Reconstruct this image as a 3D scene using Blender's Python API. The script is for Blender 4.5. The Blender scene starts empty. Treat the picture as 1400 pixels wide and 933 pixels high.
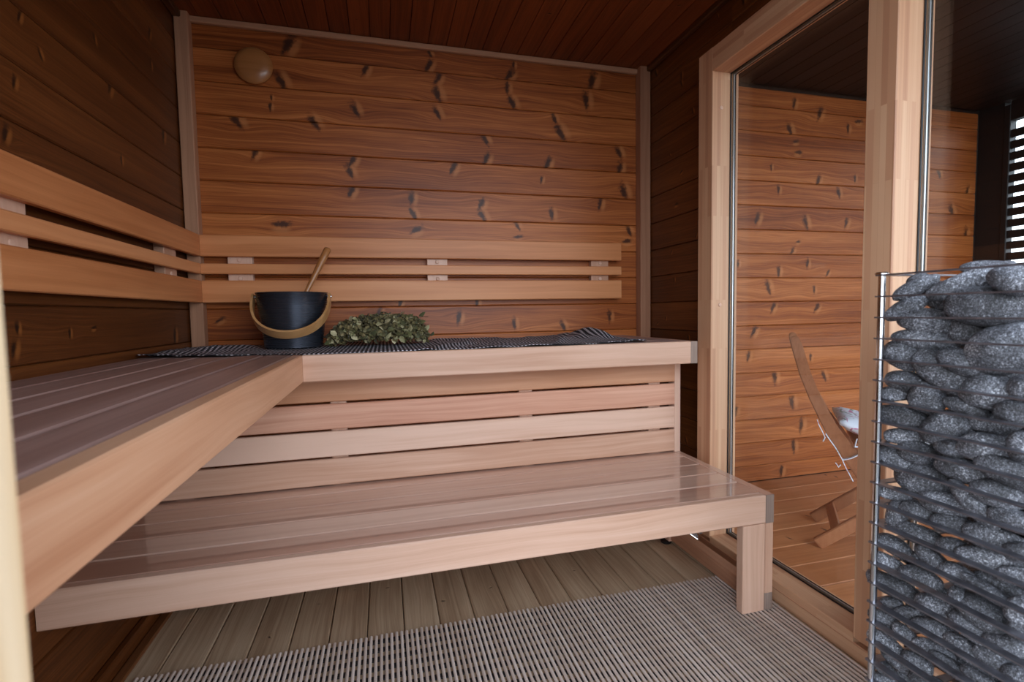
import bpy, bmesh, math, random
from mathutils import Vector, Matrix
rnd = random.Random(7)
SC = bpy.context.scene
COL = SC.collection
# ------------------------------------------------------------------ camera
cam_d = bpy.data.cameras.new('camera'); cam = bpy.data.objects.new('camera', cam_d); COL.objects.link(cam)
YAW, PIT, ROL = .2555, -.059, -.0173
CAM = Vector((.74336, -2.2356, .95893))
f0 = Vector((math.sin(YAW), math.cos(YAW), 0)); r0 = Vector((math.cos(YAW), -math.sin(YAW), 0)); u0 = Vector((0, 0, 1))
FW = f0*math.cos(PIT)+u0*math.sin(PIT); u1 = u0*math.cos(PIT)-f0*math.sin(PIT)
RT = r0*math.cos(ROL)+u1*math.sin(ROL); UP = u1*math.cos(ROL)-r0*math.sin(ROL)
cam.matrix_world = Matrix(((RT.x, UP.x, -FW.x, CAM.x), (RT.y, UP.y, -FW.y, CAM.y), (RT.z, UP.z, -FW.z, CAM.z), (0, 0, 0, 1)))
cam_d.sensor_width = 36; cam_d.lens = 669.17/1400*36; cam_d.clip_start = .02
cam_d.dof.use_dof = True; cam_d.dof.focus_distance = 1.6; cam_d.dof.aperture_fstop = 5.6
SC.camera = cam
# ------------------------------------------------------------------ sky, light, exposure
w = bpy.data.worlds.new('sky'); SC.world = w; w.use_nodes = True
nt = w.node_tree; nt.nodes.clear()
o_ = nt.nodes.new('ShaderNodeOutputWorld'); b_ = nt.nodes.new('ShaderNodeBackground')
g_ = nt.nodes.new('ShaderNodeTexCoord'); s_ = nt.nodes.new('ShaderNodeSeparateXYZ'); r_ = nt.nodes.new('ShaderNodeValToRGB')
nt.links.new(g_.outputs['Generated'], s_.inputs[0]); nt.links.new(s_.outputs['Z'], r_.inputs[0])
r_.color_ramp.elements[0].color = (.83, .90, 1, 1); r_.color_ramp.elements[1].color = (.62, .77, 1, 1)
nt.links.new(r_.outputs[0], b_.inputs['Color']); b_.inputs['Strength'].default_value = 5.3
nt.links.new(b_.outputs[0], o_.inputs[0])
SC.view_settings.view_transform = 'Standard'; SC.view_settings.look = 'None'
SC.view_settings.gamma = 1; SC.view_settings.exposure = 0.0
def portal(name, loc, rot, sx, sy):
    l = bpy.data.lights.new(name, 'AREA'); l.shape = 'RECTANGLE'; l.size = sx; l.size_y = sy
    l.cycles.is_portal = True
    o = bpy.data.objects.new(name, l); COL.objects.link(o); o.location = loc; o.rotation_euler = rot
portal('doorway_daylight', (1.28, -2.13, 1.0), (-math.pi/2, 0, math.pi), 1.34, 2.0)
portal('lounge_daylight', (3.15, -2.13, 1.07), (-math.pi/2, 0, math.pi), 2.1, 2.1)
# the heater-side sauna lamp is off in the photograph: daylight only

# ------------------------------------------------------------------ node helper
class N:
    def __init__(s, mat_name, group=None):
        if group:
            s.t = bpy.data.node_groups.new(group, 'ShaderNodeTree')
        else:
            s.m = bpy.data.materials.new(mat_name); s.m.use_nodes = True; s.t = s.m.node_tree; s.t.nodes.clear()
    def n(s, typ, **k):
        x = s.t.nodes.new(typ)
        for a, v in k.items(): setattr(x, a, v)
        return x
    def put(s, sock, v):
        if isinstance(v, bpy.types.NodeSocket): s.t.links.new(v, sock)
        elif v is not None:
            if hasattr(sock.default_value, '__len__') and not hasattr(v, '__len__'): v = [v]*len(sock.default_value)
            if hasattr(sock.default_value, '__len__') and len(sock.default_value) == 4 and len(v) == 3: v = (*v, 1)
            sock.default_value = v
    def math(s, op, a, b=None, c=None, clamp=False):
        x = s.n('ShaderNodeMath', operation=op, use_clamp=clamp); s.put(x.inputs[0], a)
        if b is not None: s.put(x.inputs[1], b)
        if c is not None: s.put(x.inputs[2], c)
        return x.outputs[0]
    def vec(s, op, a, b=None, sc=None):
        x = s.n('ShaderNodeVectorMath', operation=op); s.put(x.inputs[0], a)
        if b is not None: s.put(x.inputs[1], b)
        if sc is not None: s.put(x.inputs['Scale'], sc)
        return x.outputs['Value'] if op in ('LENGTH', 'DISTANCE', 'DOT_PRODUCT') else x.outputs[0]
    def sep(s, v):
        x = s.n('ShaderNodeSeparateXYZ'); s.put(x.inputs[0], v); return x.outputs
    def comb(s, x_, y_, z_):
        x = s.n('ShaderNodeCombineXYZ'); s.put(x.inputs[0], x_); s.put(x.inputs[1], y_); s.put(x.inputs[2], z_); return x.outputs[0]
    def noise(s, v, scale=5, detail=2, rough=.5, dist=0, dim='3D'):
        x = s.n('ShaderNodeTexNoise', noise_dimensions=dim); s.put(x.inputs['Vector'], v); s.put(x.inputs['Scale'], scale)
        s.put(x.inputs['Detail'], detail); s.put(x.inputs['Roughness'], rough); s.put(x.inputs['Distortion'], dist); return x.outputs['Fac']
    def ramp(s, f, *stops):
        x = s.n('ShaderNodeValToRGB'); s.put(x.inputs[0], f); cr = x.color_ramp
        while len(cr.elements) < len(stops): cr.elements.new(.5)
        for e, (p, c) in zip(cr.elements, stops):
            e.position = p; e.color = (c, c, c, 1) if not hasattr(c, '__len__') else (*c, 1)
        return x.outputs[0]
    def maprange(s, v, a, b, c=0, d=1, smooth=True):
        x = s.n('ShaderNodeMapRange', interpolation_type='SMOOTHSTEP' if smooth else 'LINEAR')
        for i, q in enumerate((v, a, b, c, d)): s.put(x.inputs[i], q)
        return x.outputs[0]
    def mix(s, f, a, b, typ='MIX'):
        x = s.n('ShaderNodeMix', data_type='RGBA', blend_type=typ); s.put(x.inputs['Factor'], f)
        s.put(x.inputs[6], a); s.put(x.inputs[7], b); return x.outputs[2]
    def bump(s, h, strength=.3, dist=.002):
        x = s.n('ShaderNodeBump'); s.put(x.inputs['Height'], h); s.put(x.inputs['Strength'], strength); s.put(x.inputs['Distance'], dist); return x.outputs[0]
    def out(s, sh):
        o = s.n('ShaderNodeOutputMaterial'); s.t.links.new(sh, o.inputs[0]); return s.m
    def bsdf(s, col, rough=.5, metal=0, normal=None, coat=0, coatr=.03, spec=.5, **kw):
        x = s.n('ShaderNodeBsdfPrincipled'); s.put(x.inputs['Base Color'], col); s.put(x.inputs['Roughness'], rough)
        s.put(x.inputs['Metallic'], metal); s.put(x.inputs['Coat Weight'], coat); s.put(x.inputs['Coat Roughness'], coatr); x.inputs['Coat IOR'].default_value = 1.75
        s.put(x.inputs['Specular IOR Level'], spec)
        if normal is not None: s.t.links.new(normal, x.inputs['Normal'])
        for k, v in kw.items(): s.put(x.inputs[k], v)
        return x.outputs[0]
def lin(h):
    if isinstance(h, tuple): c = [x/255 for x in h]
    return tuple(x/12.92 if x <= .04045 else ((x+.055)/1.055)**2.4 for x in c)

# knot group: position, knot centre, angle, size -> dark mask, light mask, grain shift
def knot_group():
    g = N(None, group='knot')
    it = g.t.interface
    for nm, ty in (('P', 'NodeSocketVector'), ('K', 'NodeSocketVector'), ('Size', 'NodeSocketFloat')): it.new_socket(nm, in_out='INPUT', socket_type=ty)
    for nm in ('Dark', 'Light', 'Shift'): it.new_socket(nm, in_out='OUTPUT', socket_type='NodeSocketFloat')
    gi = g.n('NodeGroupInput'); go = g.n('NodeGroupOutput')
    px, py, _ = g.sep(gi.outputs['P']); kx, ky, ang = g.sep(gi.outputs['K'])
    sz = g.math('MAXIMUM', gi.outputs['Size'], .0005)
    on = g.math('GREATER_THAN', gi.outputs['Size'], .001)
    dx = g.math('DIVIDE', g.math('SUBTRACT', px, kx), sz); dy = g.math('DIVIDE', g.math('SUBTRACT', py, ky), sz)
    c = g.math('COSINE', ang); s = g.math('SINE', ang)
    u = g.math('SUBTRACT', g.math('MULTIPLY', dx, c), g.math('MULTIPLY', dy, s))
    v = g.math('ADD', g.math('MULTIPLY', dx, s), g.math('MULTIPLY', dy, c))
    wob = g.noise(gi.outputs['P'], 75, 3)
    # wedge: narrow at the foot, wider at the head
    wid = g.math('ADD', .34, g.math('MULTIPLY', v, .13))
    e = g.math('SQRT', g.math('ADD', g.math('POWER', g.math('DIVIDE', u, wid), 2), g.math('POWER', v, 2)))
    e = g.math('ADD', e, g.math('MULTIPLY', g.math('SUBTRACT', wob, .5), 1.7))
    g.put(go.inputs['Dark'], g.math('MULTIPLY', g.maprange(e, 1.35, .35), on))
    u2 = g.math('DIVIDE', g.math('SUBTRACT', u, .55), .42)
    e2 = g.math('SQRT', g.math('ADD', g.math('POWER', u2, 2), g.math('POWER', g.math('MULTIPLY', v, .95), 2)))
    g.put(go.inputs['Light'], g.math('MULTIPLY', g.maprange(e2, 1.2, .3), on))
    ex = g.math('EXPONENT', g.math('MULTIPLY', -1, g.math('ADD', g.math('POWER', g.math('MULTIPLY', dx, .45), 2), g.math('POWER', g.math('MULTIPLY', dy, .8), 2))))
    g.put(go.inputs['Shift'], g.math('MULTIPLY', g.math('MULTIPLY', g.math('MULTIPLY', g.math('SUBTRACT', py, ky), ex), on), -.75))
    return g.t
KNOT = knot_group()

def wood(name, light, mid, dark, knot=(.05, .02, .012), knotlight=None, ring=70, rough=.5, coat=0, coatr=.05, nk=5, fine=.35, bump=.15, spec=.4, vary=.35, band=.5, axis='x'):
    g = N(name)
    tc = g.n('ShaderNodeTexCoord').outputs['Object']; oi = g.n('ShaderNodeObjectInfo').outputs['Random']
    x, y, z = g.sep(tc)
    if axis == 'z': x, y, z = z, x, y
    if axis == 'y': x, y, z = y, x, z
    shift = None; dk = None; lt = None
    for i in range(nk):
        at = g.n('ShaderNodeAttribute', attribute_type='OBJECT', attribute_name='k%d' % i)
        kn = g.n('ShaderNodeGroup'); kn.node_tree = KNOT
        g.put(kn.inputs['P'], tc); g.t.links.new(at.outputs['Vector'], kn.inputs['K']); g.t.links.new(at.outputs['Alpha'], kn.inputs['Size'])
        D, L, S = kn.outputs
        shift = S if shift is None else g.math('ADD', shift, S)
        dk = D if dk is None else g.math('MAXIMUM', dk, D)
        lt = L if lt is None else g.math('MAXIMUM', lt, L)
    ys = y if shift is None else g.math('ADD', y, shift)
    off = g.math('MULTIPLY', oi, 57.3)
    warp = g.math('MULTIPLY', g.math('SUBTRACT', g.noise(g.comb(g.math('ADD', g.math('MULTIPLY', x, 1.1), off), g.math('MULTIPLY', y, 5), off), 1.6, 2), .5), .05)
    yy = g.math('ADD', ys, warp)
    ringn = g.noise(g.comb(g.math('MULTIPLY', x, .5), g.math('ADD', g.math('MULTIPLY', yy, ring), off), g.math('MULTIPLY', z, ring*.3)), 2.2, 2, .6)
    bandn = g.noise(g.comb(g.math('ADD', off, g.math('MULTIPLY', x, .9)), g.math('MULTIPLY', yy, 11), off), 1.4, 2, .55)
    finen = g.noise(g.comb(g.math('MULTIPLY', x, 9), g.math('ADD', g.math('MULTIPLY', yy, 620), off), g.math('MULTIPLY', z, 300)), 1, 2)
    f = g.math('ADD', g.math('MULTIPLY', ringn, 1-band), g.math('MULTIPLY', bandn, band))
    f = g.math('ADD', f, g.math('MULTIPLY', g.math('SUBTRACT', finen, .5), fine))
    f = g.math('ADD', f, g.math('MULTIPLY', g.math('SUBTRACT', oi, .5), vary))
    col = g.ramp(f, (.31, dark), (.5, mid), (.69, light))
    if lt is not None:
        if knotlight: col = g.mix(g.math('MULTIPLY', lt, .55), col, knotlight)
        col = g.mix(g.math('MULTIPLY', dk, .9), col, knot)
    nb = g.bump(g.math('ADD', finen, ringn), bump, .0008)
    return g.out(g.bsdf(col, rough, normal=nb, coat=coat, coatr=coatr, spec=spec))

M = {}
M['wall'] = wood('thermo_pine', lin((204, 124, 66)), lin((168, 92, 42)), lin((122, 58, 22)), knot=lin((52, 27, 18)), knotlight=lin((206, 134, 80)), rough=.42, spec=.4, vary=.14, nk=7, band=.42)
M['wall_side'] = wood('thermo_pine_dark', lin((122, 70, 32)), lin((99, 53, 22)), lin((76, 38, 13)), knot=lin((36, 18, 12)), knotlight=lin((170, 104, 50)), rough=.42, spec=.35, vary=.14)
M['ceil'] = wood('ceiling_pine', lin((146, 74, 34)), lin((124, 60, 25)), lin((98, 44, 16)), knot=lin((40, 18, 8)), knotlight=lin((150, 84, 44)), rough=.5, nk=3, vary=.12)
M['dtrim'] = wood('dark_trim', lin((120, 74, 42)), lin((98, 58, 30)), lin((78, 44, 21)), rough=.45, nk=0)
M['alder'] = wood('alder', lin((226, 188, 164)), lin((214, 172, 146)), lin((196, 150, 122)), ring=28, rough=.42, nk=0, fine=.16, band=.6, bump=.05, vary=.45)
M['alder_warm_bounce'] = wood('alder_warm_bounce', lin((220, 174, 140)), lin((208, 156, 120)), lin((190, 134, 98)), ring=28, rough=.42, nk=0, fine=.16, band=.6, bump=.05, vary=.3)  # alder with warm bounce light put into its colour; also the orange-brown skirt slat
M['alder_red'] = wood('alder_red', lin((222, 172, 144)), lin((210, 156, 128)), lin((192, 132, 104)), ring=36, rough=.42, nk=0, fine=.2, band=.5, bump=.05, vary=.1)
M['backr'] = wood('alder_aged', lin((228, 156, 104)), lin((214, 140, 88)), lin((194, 120, 70)), ring=28, rough=.42, nk=0, fine=.16, band=.6, bump=.05, vary=.35)
M['vent'] = wood('vent_wood', lin((176, 116, 66)), lin((160, 102, 54)), lin((144, 86, 44)), ring=20, rough=.35, nk=0, fine=.15, coat=.3, coatr=.2)
M['gloss'] = wood('alder_lacquered', lin((220, 182, 160)), lin((208, 168, 146)), lin((194, 150, 128)), ring=28, rough=.3, nk=0, fine=.16, coat=1, coatr=.008, band=.6, bump=.02, vary=.3, spec=.4)
M['oiled'] = wood('alder_top', lin((192, 162, 152)), lin((174, 142, 132)), lin((150, 118, 108)), ring=30, rough=.36, nk=0, fine=.2, band=.6, bump=.05, vary=.3, spec=.6)
M['post'] = wood('post_wood', lin((190, 140, 108)), lin((176, 126, 96)), lin((160, 110, 82)), ring=30, rough=.5, nk=0, fine=.25, band=.3)
M['endgrain'] = wood('end_grain', lin((176, 156, 142)), lin((160, 138, 124)), lin((140, 118, 104)), ring=200, rough=.7, nk=0, fine=.5)
M['floor'] = wood('floor_pine', lin((206, 178, 146)), lin((186, 156, 124)), lin((160, 128, 98)), knot=lin((70, 48, 34)), knotlight=lin((200, 170, 130)), ring=50, rough=.6, nk=4, band=.4, vary=.15)
M['deck'] = wood('lounge_floor', lin((216, 150, 104)), lin((200, 132, 86)), lin((178, 112, 70)), knot=lin((80, 46, 34)), ring=45, rough=.42, nk=4)
M['jamb'] = wood('pale_pine', lin((238, 214, 178)), lin((228, 200, 160)), lin((206, 168, 122)), ring=34, rough=.5, nk=0, fine=.2, band=.2, vary=.1)
M['chair'] = wood('chair_wood', lin((176, 116, 78)), lin((162, 102, 66)), lin((144, 88, 54)), ring=40, rough=.5, nk=0)
M['turned'] = wood('turned_wood', lin((214, 168, 118)), lin((202, 152, 100)), lin((184, 132, 80)), ring=20, rough=.35, nk=0, fine=.15, coat=.3, coatr=.2)

def glulam(name, axis):
    g = N(name); tc = g.n('ShaderNodeTexCoord').outputs['Object']; x, y, z = g.sep(tc)
    lam = g.n('ShaderNodeTexBrick', offset=.37, offset_frequency=2, squash=1)
    # long pieces run along x
    g.put(lam.inputs['Vector'], g.comb(x, g.math('ADD', y, g.math('MULTIPLY', z, .9)), 0))
    g.put(lam.inputs['Scale'], 1); lam.inputs['Brick Width'].default_value = .5; lam.inputs['Row Height'].default_value = .0145
    lam.inputs['Mortar Size'].default_value = .0003; lam.inputs['Bias'].default_value = 0
    g.put(lam.inputs['Color1'], (0, 0, 0, 1)); g.put(lam.inputs['Color2'], (1, 1, 1, 1)); g.put(lam.inputs['Mortar'], (.35, .35, .35, 1))
    cv = lam.outputs['Color']; cx = g.sep(cv)[0]
    n1 = g.noise(g.comb(g.math('MULTIPLY', x, 1), g.math('MULTIPLY', y, 90), g.math('MULTIPLY', cx, 40)), 2, 3)
    n2 = g.noise(g.comb(g.math('MULTIPLY', x, 8), g.math('MULTIPLY', y, 700), z), 1, 1)
    f = g.math('ADD', g.math('MULTIPLY', cx, .45), g.math('ADD', g.math('MULTIPLY', n1, .45), g.math('MULTIPLY', n2, .12)))
    col = g.ramp(f, (.1, lin((178, 124, 92))), (.5, lin((204, 154, 118))), (.95, lin((226, 186, 148))))
    return g.out(g.bsdf(col, .45, normal=g.bump(n1, .08, .0006)))
M['glulam'] = glulam('laminated_pine', 0)

def plain(name, col, rough=.5, metal=0, **k):
    g = N(name); return g.out(g.bsdf(lin(col), rough, metal, **k))
M['backing'] = plain('wall_backing', (40, 22, 12), .9)
M['rubber'] = plain('black_rubber', (14, 14, 15), .5)
M['spacer'] = plain('glazing_spacer', (190, 192, 196), .3, .8)
M['steel'] = plain('polished_steel', (200, 200, 202), .16, 1)
M['dark'] = plain('black_stain', (24, 21, 22), .6)
M['blackceil'] = wood('black_stained_boards', lin((44, 38, 38)), lin((36, 30, 30)), lin((28, 24, 24)), rough=.5, nk=0)
def brushed():
    g = N('ring_steel'); tc = g.n('ShaderNodeTexCoord').outputs['Object']
    n = g.noise(tc, 60, 3); return g.out(g.bsdf(g.ramp(n, (.3, lin((112, 110, 116))), (.7, lin((150, 148, 154)))), g.math('ADD', .28, g.math('MULTIPLY', n, .15)), .85))
M['ring'] = brushed()
def glass():
    g = N('window_glass'); ge = g.n('ShaderNodeNewGeometry')
    cs = g.math('ABSOLUTE', g.vec('DOT_PRODUCT', ge.outputs['Incoming'], ge.outputs['Normal']))
    fz = g.math('ADD', .04, g.math('MULTIPLY', .96, g.math('POWER', g.math('SUBTRACT', 1, cs), 5)))
    t = g.n('ShaderNodeBsdfTransparent'); t.inputs[0].default_value = (.95, .97, .96, 1)
    gl = g.n('ShaderNodeBsdfGlossy'); gl.inputs['Roughness'].default_value = 0.0
    mx = g.n('ShaderNodeMixShader'); g.put(mx.inputs[0], fz); g.t.links.new(t.outputs[0], mx.inputs[1]); g.t.links.new(gl.outputs[0], mx.inputs[2])
    return g.out(mx.outputs[0])
M['glass'] = glass()
def stone():
    g = N('olivine_stone'); tc = g.n('ShaderNodeTexCoord').outputs['Object']; oi = g.n('ShaderNodeObjectInfo').outputs['Random']
    v = g.n('ShaderNodeNewGeometry').outputs['Position']
    a = g.noise(v, 330, 3, .8); b = g.noise(v, 35, 2); c = g.noise(v, 800, 1, .6)
    f = g.math('ADD', g.math('MULTIPLY', a, .55), g.math('ADD', g.math('MULTIPLY', c, .35), g.math('MULTIPLY', g.math('SUBTRACT', b, .5), .25)))
    f = g.math('ADD', f, g.math('MULTIPLY', g.math('SUBTRACT', oi, .5), .06))
    col = g.ramp(f, (.36, lin((50, 49, 50))), (.46, lin((94, 94, 98))), (.535, lin((138, 140, 147))), (.60, lin((236, 238, 242))))
    return g.out(g.bsdf(col, .55, normal=g.bump(g.math('ADD', a, c), .5, .0012), spec=.4))
M['stone'] = stone()
def black_metal():
    g = N('black_anodised'); tc = g.n('ShaderNodeTexCoord').outputs['Object']
    x, y, z = g.sep(tc); n = g.noise(g.comb(g.math('MULTIPLY', x, 2), g.math('MULTIPLY', y, 2), g.math('MULTIPLY', z, 500)), 1, 2)
    return g.out(g.bsdf(lin((74, 78, 88)), g.math('ADD', .2, g.math('MULTIPLY', n, .14)), .8, normal=g.bump(n, .08, .0005)))
M['pail'] = black_metal()
def weave():
    g = N('woven_cloth'); x, y, z = g.sep(g.n('ShaderNodeTexCoord').outputs['UV'])
    a = g.math('SINE', g.math('MULTIPLY', x, 2*math.pi/.0135)); b = g.math('SINE', g.math('MULTIPLY', y, 2*math.pi/.012))
    m = g.math('MULTIPLY', g.maprange(a, -.1, .45), g.maprange(b, -.6, .1))
    col = g.mix(m, lin((34, 34, 40)), lin((214, 208, 214)))
    return g.out(g.bsdf(col, .85, normal=g.bump(m, .5, .001)))
M['cloth'] = weave()
M['slat_mat'] = wood('mat_slat', lin((224, 204, 190)), lin((210, 188, 172)), lin((190, 166, 150)), ring=100, rough=.6, nk=0, fine=.1, band=.3, vary=.2)
M['mat_cord'] = plain('mat_crossbar', (30, 23, 22), .6)
def floral():
    g = N('floral_cotton'); tc = g.n('ShaderNodeTexCoord').outputs['Object']
    n = g.noise(tc, 22, 2, .6, 1.5); n2 = g.noise(g.vec('ADD', tc, (3, 5, 1)), 26, 2, .6, 1.5)
    col = g.mix(g.maprange(n, .57, .62), lin((226, 232, 244)), lin((126, 150, 132)))
    col = g.mix(g.maprange(n2, .6, .64), col, lin((196, 120, 160)))
    return g.out(g.bsdf(col, .85))
M['floral'] = floral()
def leafm(name, a, b, c):
    g = N(name); oi = g.n('ShaderNodeObjectInfo').outputs['Random']; tc = g.n('ShaderNodeTexCoord').outputs['Object']
    f = g.math('ADD', g.math('MULTIPLY', oi, .72 if name != 'leaf_mass' else 0), g.math('MULTIPLY', g.noise(tc, 60, 1), .5 if name != 'leaf_mass' else 1.1))
    return g.out(g.bsdf(g.ramp(f, (.15, a), (.6, b), (1.05 if False else 1.0, c)), .7, **{'Sheen Weight': .1}))
M['leaf'] = leafm('dry_birch_leaf', lin((56, 58, 32)), lin((108, 106, 62)), lin((204, 192, 150)))
M['leafmass'] = leafm('leaf_mass', lin((44, 42, 24)), lin((100, 90, 52)), lin((180, 156, 108)))
M['twig'] = plain('birch_twig', (86, 56, 40), .7)
M['ground'] = plain('terrace_ground', (92, 88, 82), .9)

# ------------------------------------------------------------------ mesh + object helpers
def mesh(name, verts, faces, mat=None, smooth=False, uv=None):
    me = bpy.data.meshes.new(name); me.from_pydata([tuple(v) for v in verts], [], faces); me.update()
    if mat: me.materials.append(mat)
    if smooth: me.polygons.foreach_set('use_smooth', [True]*len(me.polygons))
    if uv:
        l = me.uv_layers.new(name='UVMap')
        for p in me.polygons:
            for li in p.loop_indices: l.data[li].uv = uv[me.loops[li].vertex_index]
    return me
def link(name, me, parent=None, mw=None):
    o = bpy.data.objects.new(name, me); COL.objects.link(o)
    if parent is not None: o.parent = parent
    if mw is not None: o.matrix_local = (parent.matrix_world.inverted() @ mw) if parent is not None and parent.get('_w') else mw
    return o
def thing(name, label, cat, loc=(0, 0, 0), group=None, me=None):
    o = bpy.data.objects.new(name, me); COL.objects.link(o); o.location = loc
    o['label'] = label; o['category'] = cat
    if group: o['group'] = group
    if me is None: o.empty_display_size = .05
    return o
def struct(name, me=None, label=None):
    o = bpy.data.objects.new(name, me); COL.objects.link(o); o['kind'] = 'structure'
    if label: o['label'] = label
    return o
def rel(parent, mw):  # world matrix -> matrix relative to an unrotated parent
    return Matrix.Translation(-parent.location) @ mw
CACHE = {}
def prism(L, W, T, c=.002, mat='wall', sides='front'):
    key = (round(L, 4), round(W, 4), round(T, 4), c, mat, sides)
    if key in CACHE: return CACHE[key]
    w, t = W/2, T/2
    if sides == 'front': pr = [(-w, -t), (w, -t), (w, t-c), (w-c, t), (-w+c, t), (-w, t-c)]
    elif sides == 'round':
        pr = []
        for cx, cy, a0 in ((w-c, -t+c, -90), (w-c, t-c, 0), (-w+c, t-c, 90), (-w+c, -t+c, 180)):
            for k in range(3):
                a = math.radians(a0+45*k); pr.append((cx+c*math.cos(a), cy+c*math.sin(a)))
    else: pr = [(-w+c, -t), (w-c, -t), (w, -t+c), (w, t-c), (w-c, t), (-w+c, t), (-w, t-c), (-w, -t+c)]
    n = len(pr); v = [(-L/2, a, b) for a, b in pr]+[(L/2, a, b) for a, b in pr]
    f = [(i, (i+1) % n, n+(i+1) % n, n+i) for i in range(n)]; f = [tuple(reversed(q)) for q in f]
    f += [tuple(range(n)), tuple(reversed(range(n, 2*n)))]
    me = mesh('board', v, f, M[mat])
    bm = bmesh.new(); bm.from_mesh(me); bmesh.ops.recalc_face_normals(bm, faces=bm.faces); bm.to_mesh(me); bm.free()
    CACHE[key] = me; return me
def frame(ctr, xd, yd):
    x = Vector(xd).normalized(); y = Vector(yd); y = (y-x*y.dot(x)).normalized(); z = x.cross(y)
    m = Matrix((x, y, z)).transposed().to_4x4(); m.translation = Vector(ctr); return m
def board(name, parent, ctr, xd, yd, L, W, T, mat, c=.002, sides='all', label=None):
    o = bpy.data.objects.new(name, prism(L, W, T, c, mat, sides)); COL.objects.link(o)
    mw = frame(ctr, xd, yd)
    if parent is not None: o.parent = parent; o.matrix_local = rel(parent, mw)
    else: o.matrix_world = mw
    if label: o['label'] = label
    return o
def box(name, parent, lo, hi, mat, c=.002, long=None, label=None, sides='all'):
    """axis-aligned bevelled box between two world corners; grain along the longest side"""
    lo, hi = Vector(lo), Vector(hi); d = hi-lo; ctr = (lo+hi)/2
    ax = long if long is not None else max(range(3), key=lambda i: d[i])
    E = [Vector((1, 0, 0)), Vector((0, 1, 0)), Vector((0, 0, 1))]
    rest = [i for i in range(3) if i != ax]; rest.sort(key=lambda i: -d[i])
    return board(name, parent, ctr, E[ax], E[rest[0]], d[ax], d[rest[0]], d[rest[1]], mat, min(c, d[rest[1]]*.3), sides, label)
def addknots(o, lst, rots=False):
    for i, k in enumerate(lst[:7]): o['k%d' % i] = [float(q) for q in k]
def rand_knots(o, L, W, n, smin=.008, smax=.02):
    addknots(o, [(rnd.uniform(-L/2, L/2), rnd.uniform(-W*.35, W*.35), rnd.uniform(-.5, .5)+(0 if rnd.random() < .75 else 1.4), rnd.uniform(smin, smax)) for _ in range(n)])
def lathe(name, prof, mat, seg=48, axis='z'):
    v = []; f = []
    for (r, z) in prof:
        for k in range(seg):
            a = 2*math.pi*k/seg; v.append((r*math.cos(a), r*math.sin(a), z))
    for i in range(len(prof)-1):
        for k in range(seg):
            a = i*seg+k; b = i*seg+(k+1) % seg; f.append((a, b, b+seg, a+seg))
    if prof[0][0] < 1e-4 or True:
        f.append(tuple(reversed(range(seg))))
        f.append(tuple(range((len(prof)-1)*seg, len(prof)*seg)))
    me = mesh(name, v, f, mat, smooth=True)
    bm = bmesh.new(); bm.from_mesh(me); bmesh.ops.recalc_face_normals(bm, faces=bm.faces)
    for e in bm.edges:
        if len(e.link_faces) == 2 and e.calc_face_angle() > math.radians(40): e.smooth = False
    bm.to_mesh(me); bm.free(); return me
def sweep(name, path, section, mat, smooth=True, closed=False, updir=None):
    """section: list of (a,b); path: list of (point, nrm, bin)"""
    v = []; n = len(section); f = []
    for p, a, b in path:
        for s, t in section: v.append(tuple(p+a*s+b*t))
    m = len(path)
    for i in range(m-1 if not closed else m):
        for k in range(n):
            f.append((i*n+k, i*n+(k+1) % n, ((i+1) % m)*n+(k+1) % n, ((i+1) % m)*n+k))
    if not closed: f += [tuple(reversed(range(n))), tuple(range((m-1)*n, m*n))]
    me = mesh(name, v, f, mat, smooth)
    bm = bmesh.new(); bm.from_mesh(me); bmesh.ops.recalc_face_normals(bm, faces=bm.faces)
    for e in bm.edges:
        if len(e.link_faces) == 2 and e.calc_face_angle() > math.radians(50): e.smooth = False
    bm.to_mesh(me); bm.free(); return me
ORD = ['zeroth', 'first', 'second', 'third', 'fourth', 'fifth', 'sixth', 'seventh', 'eighth', 'ninth', 'tenth', 'eleventh', 'twelfth', 'thirteenth', 'fourteenth', 'fifteenth', 'sixteenth', 'seventeenth', 'eighteenth', 'nineteenth', 'twentieth', 'twenty-first', 'twenty-second', 'twenty-third', 'twenty-fourth', 'twenty-fifth']
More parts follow.
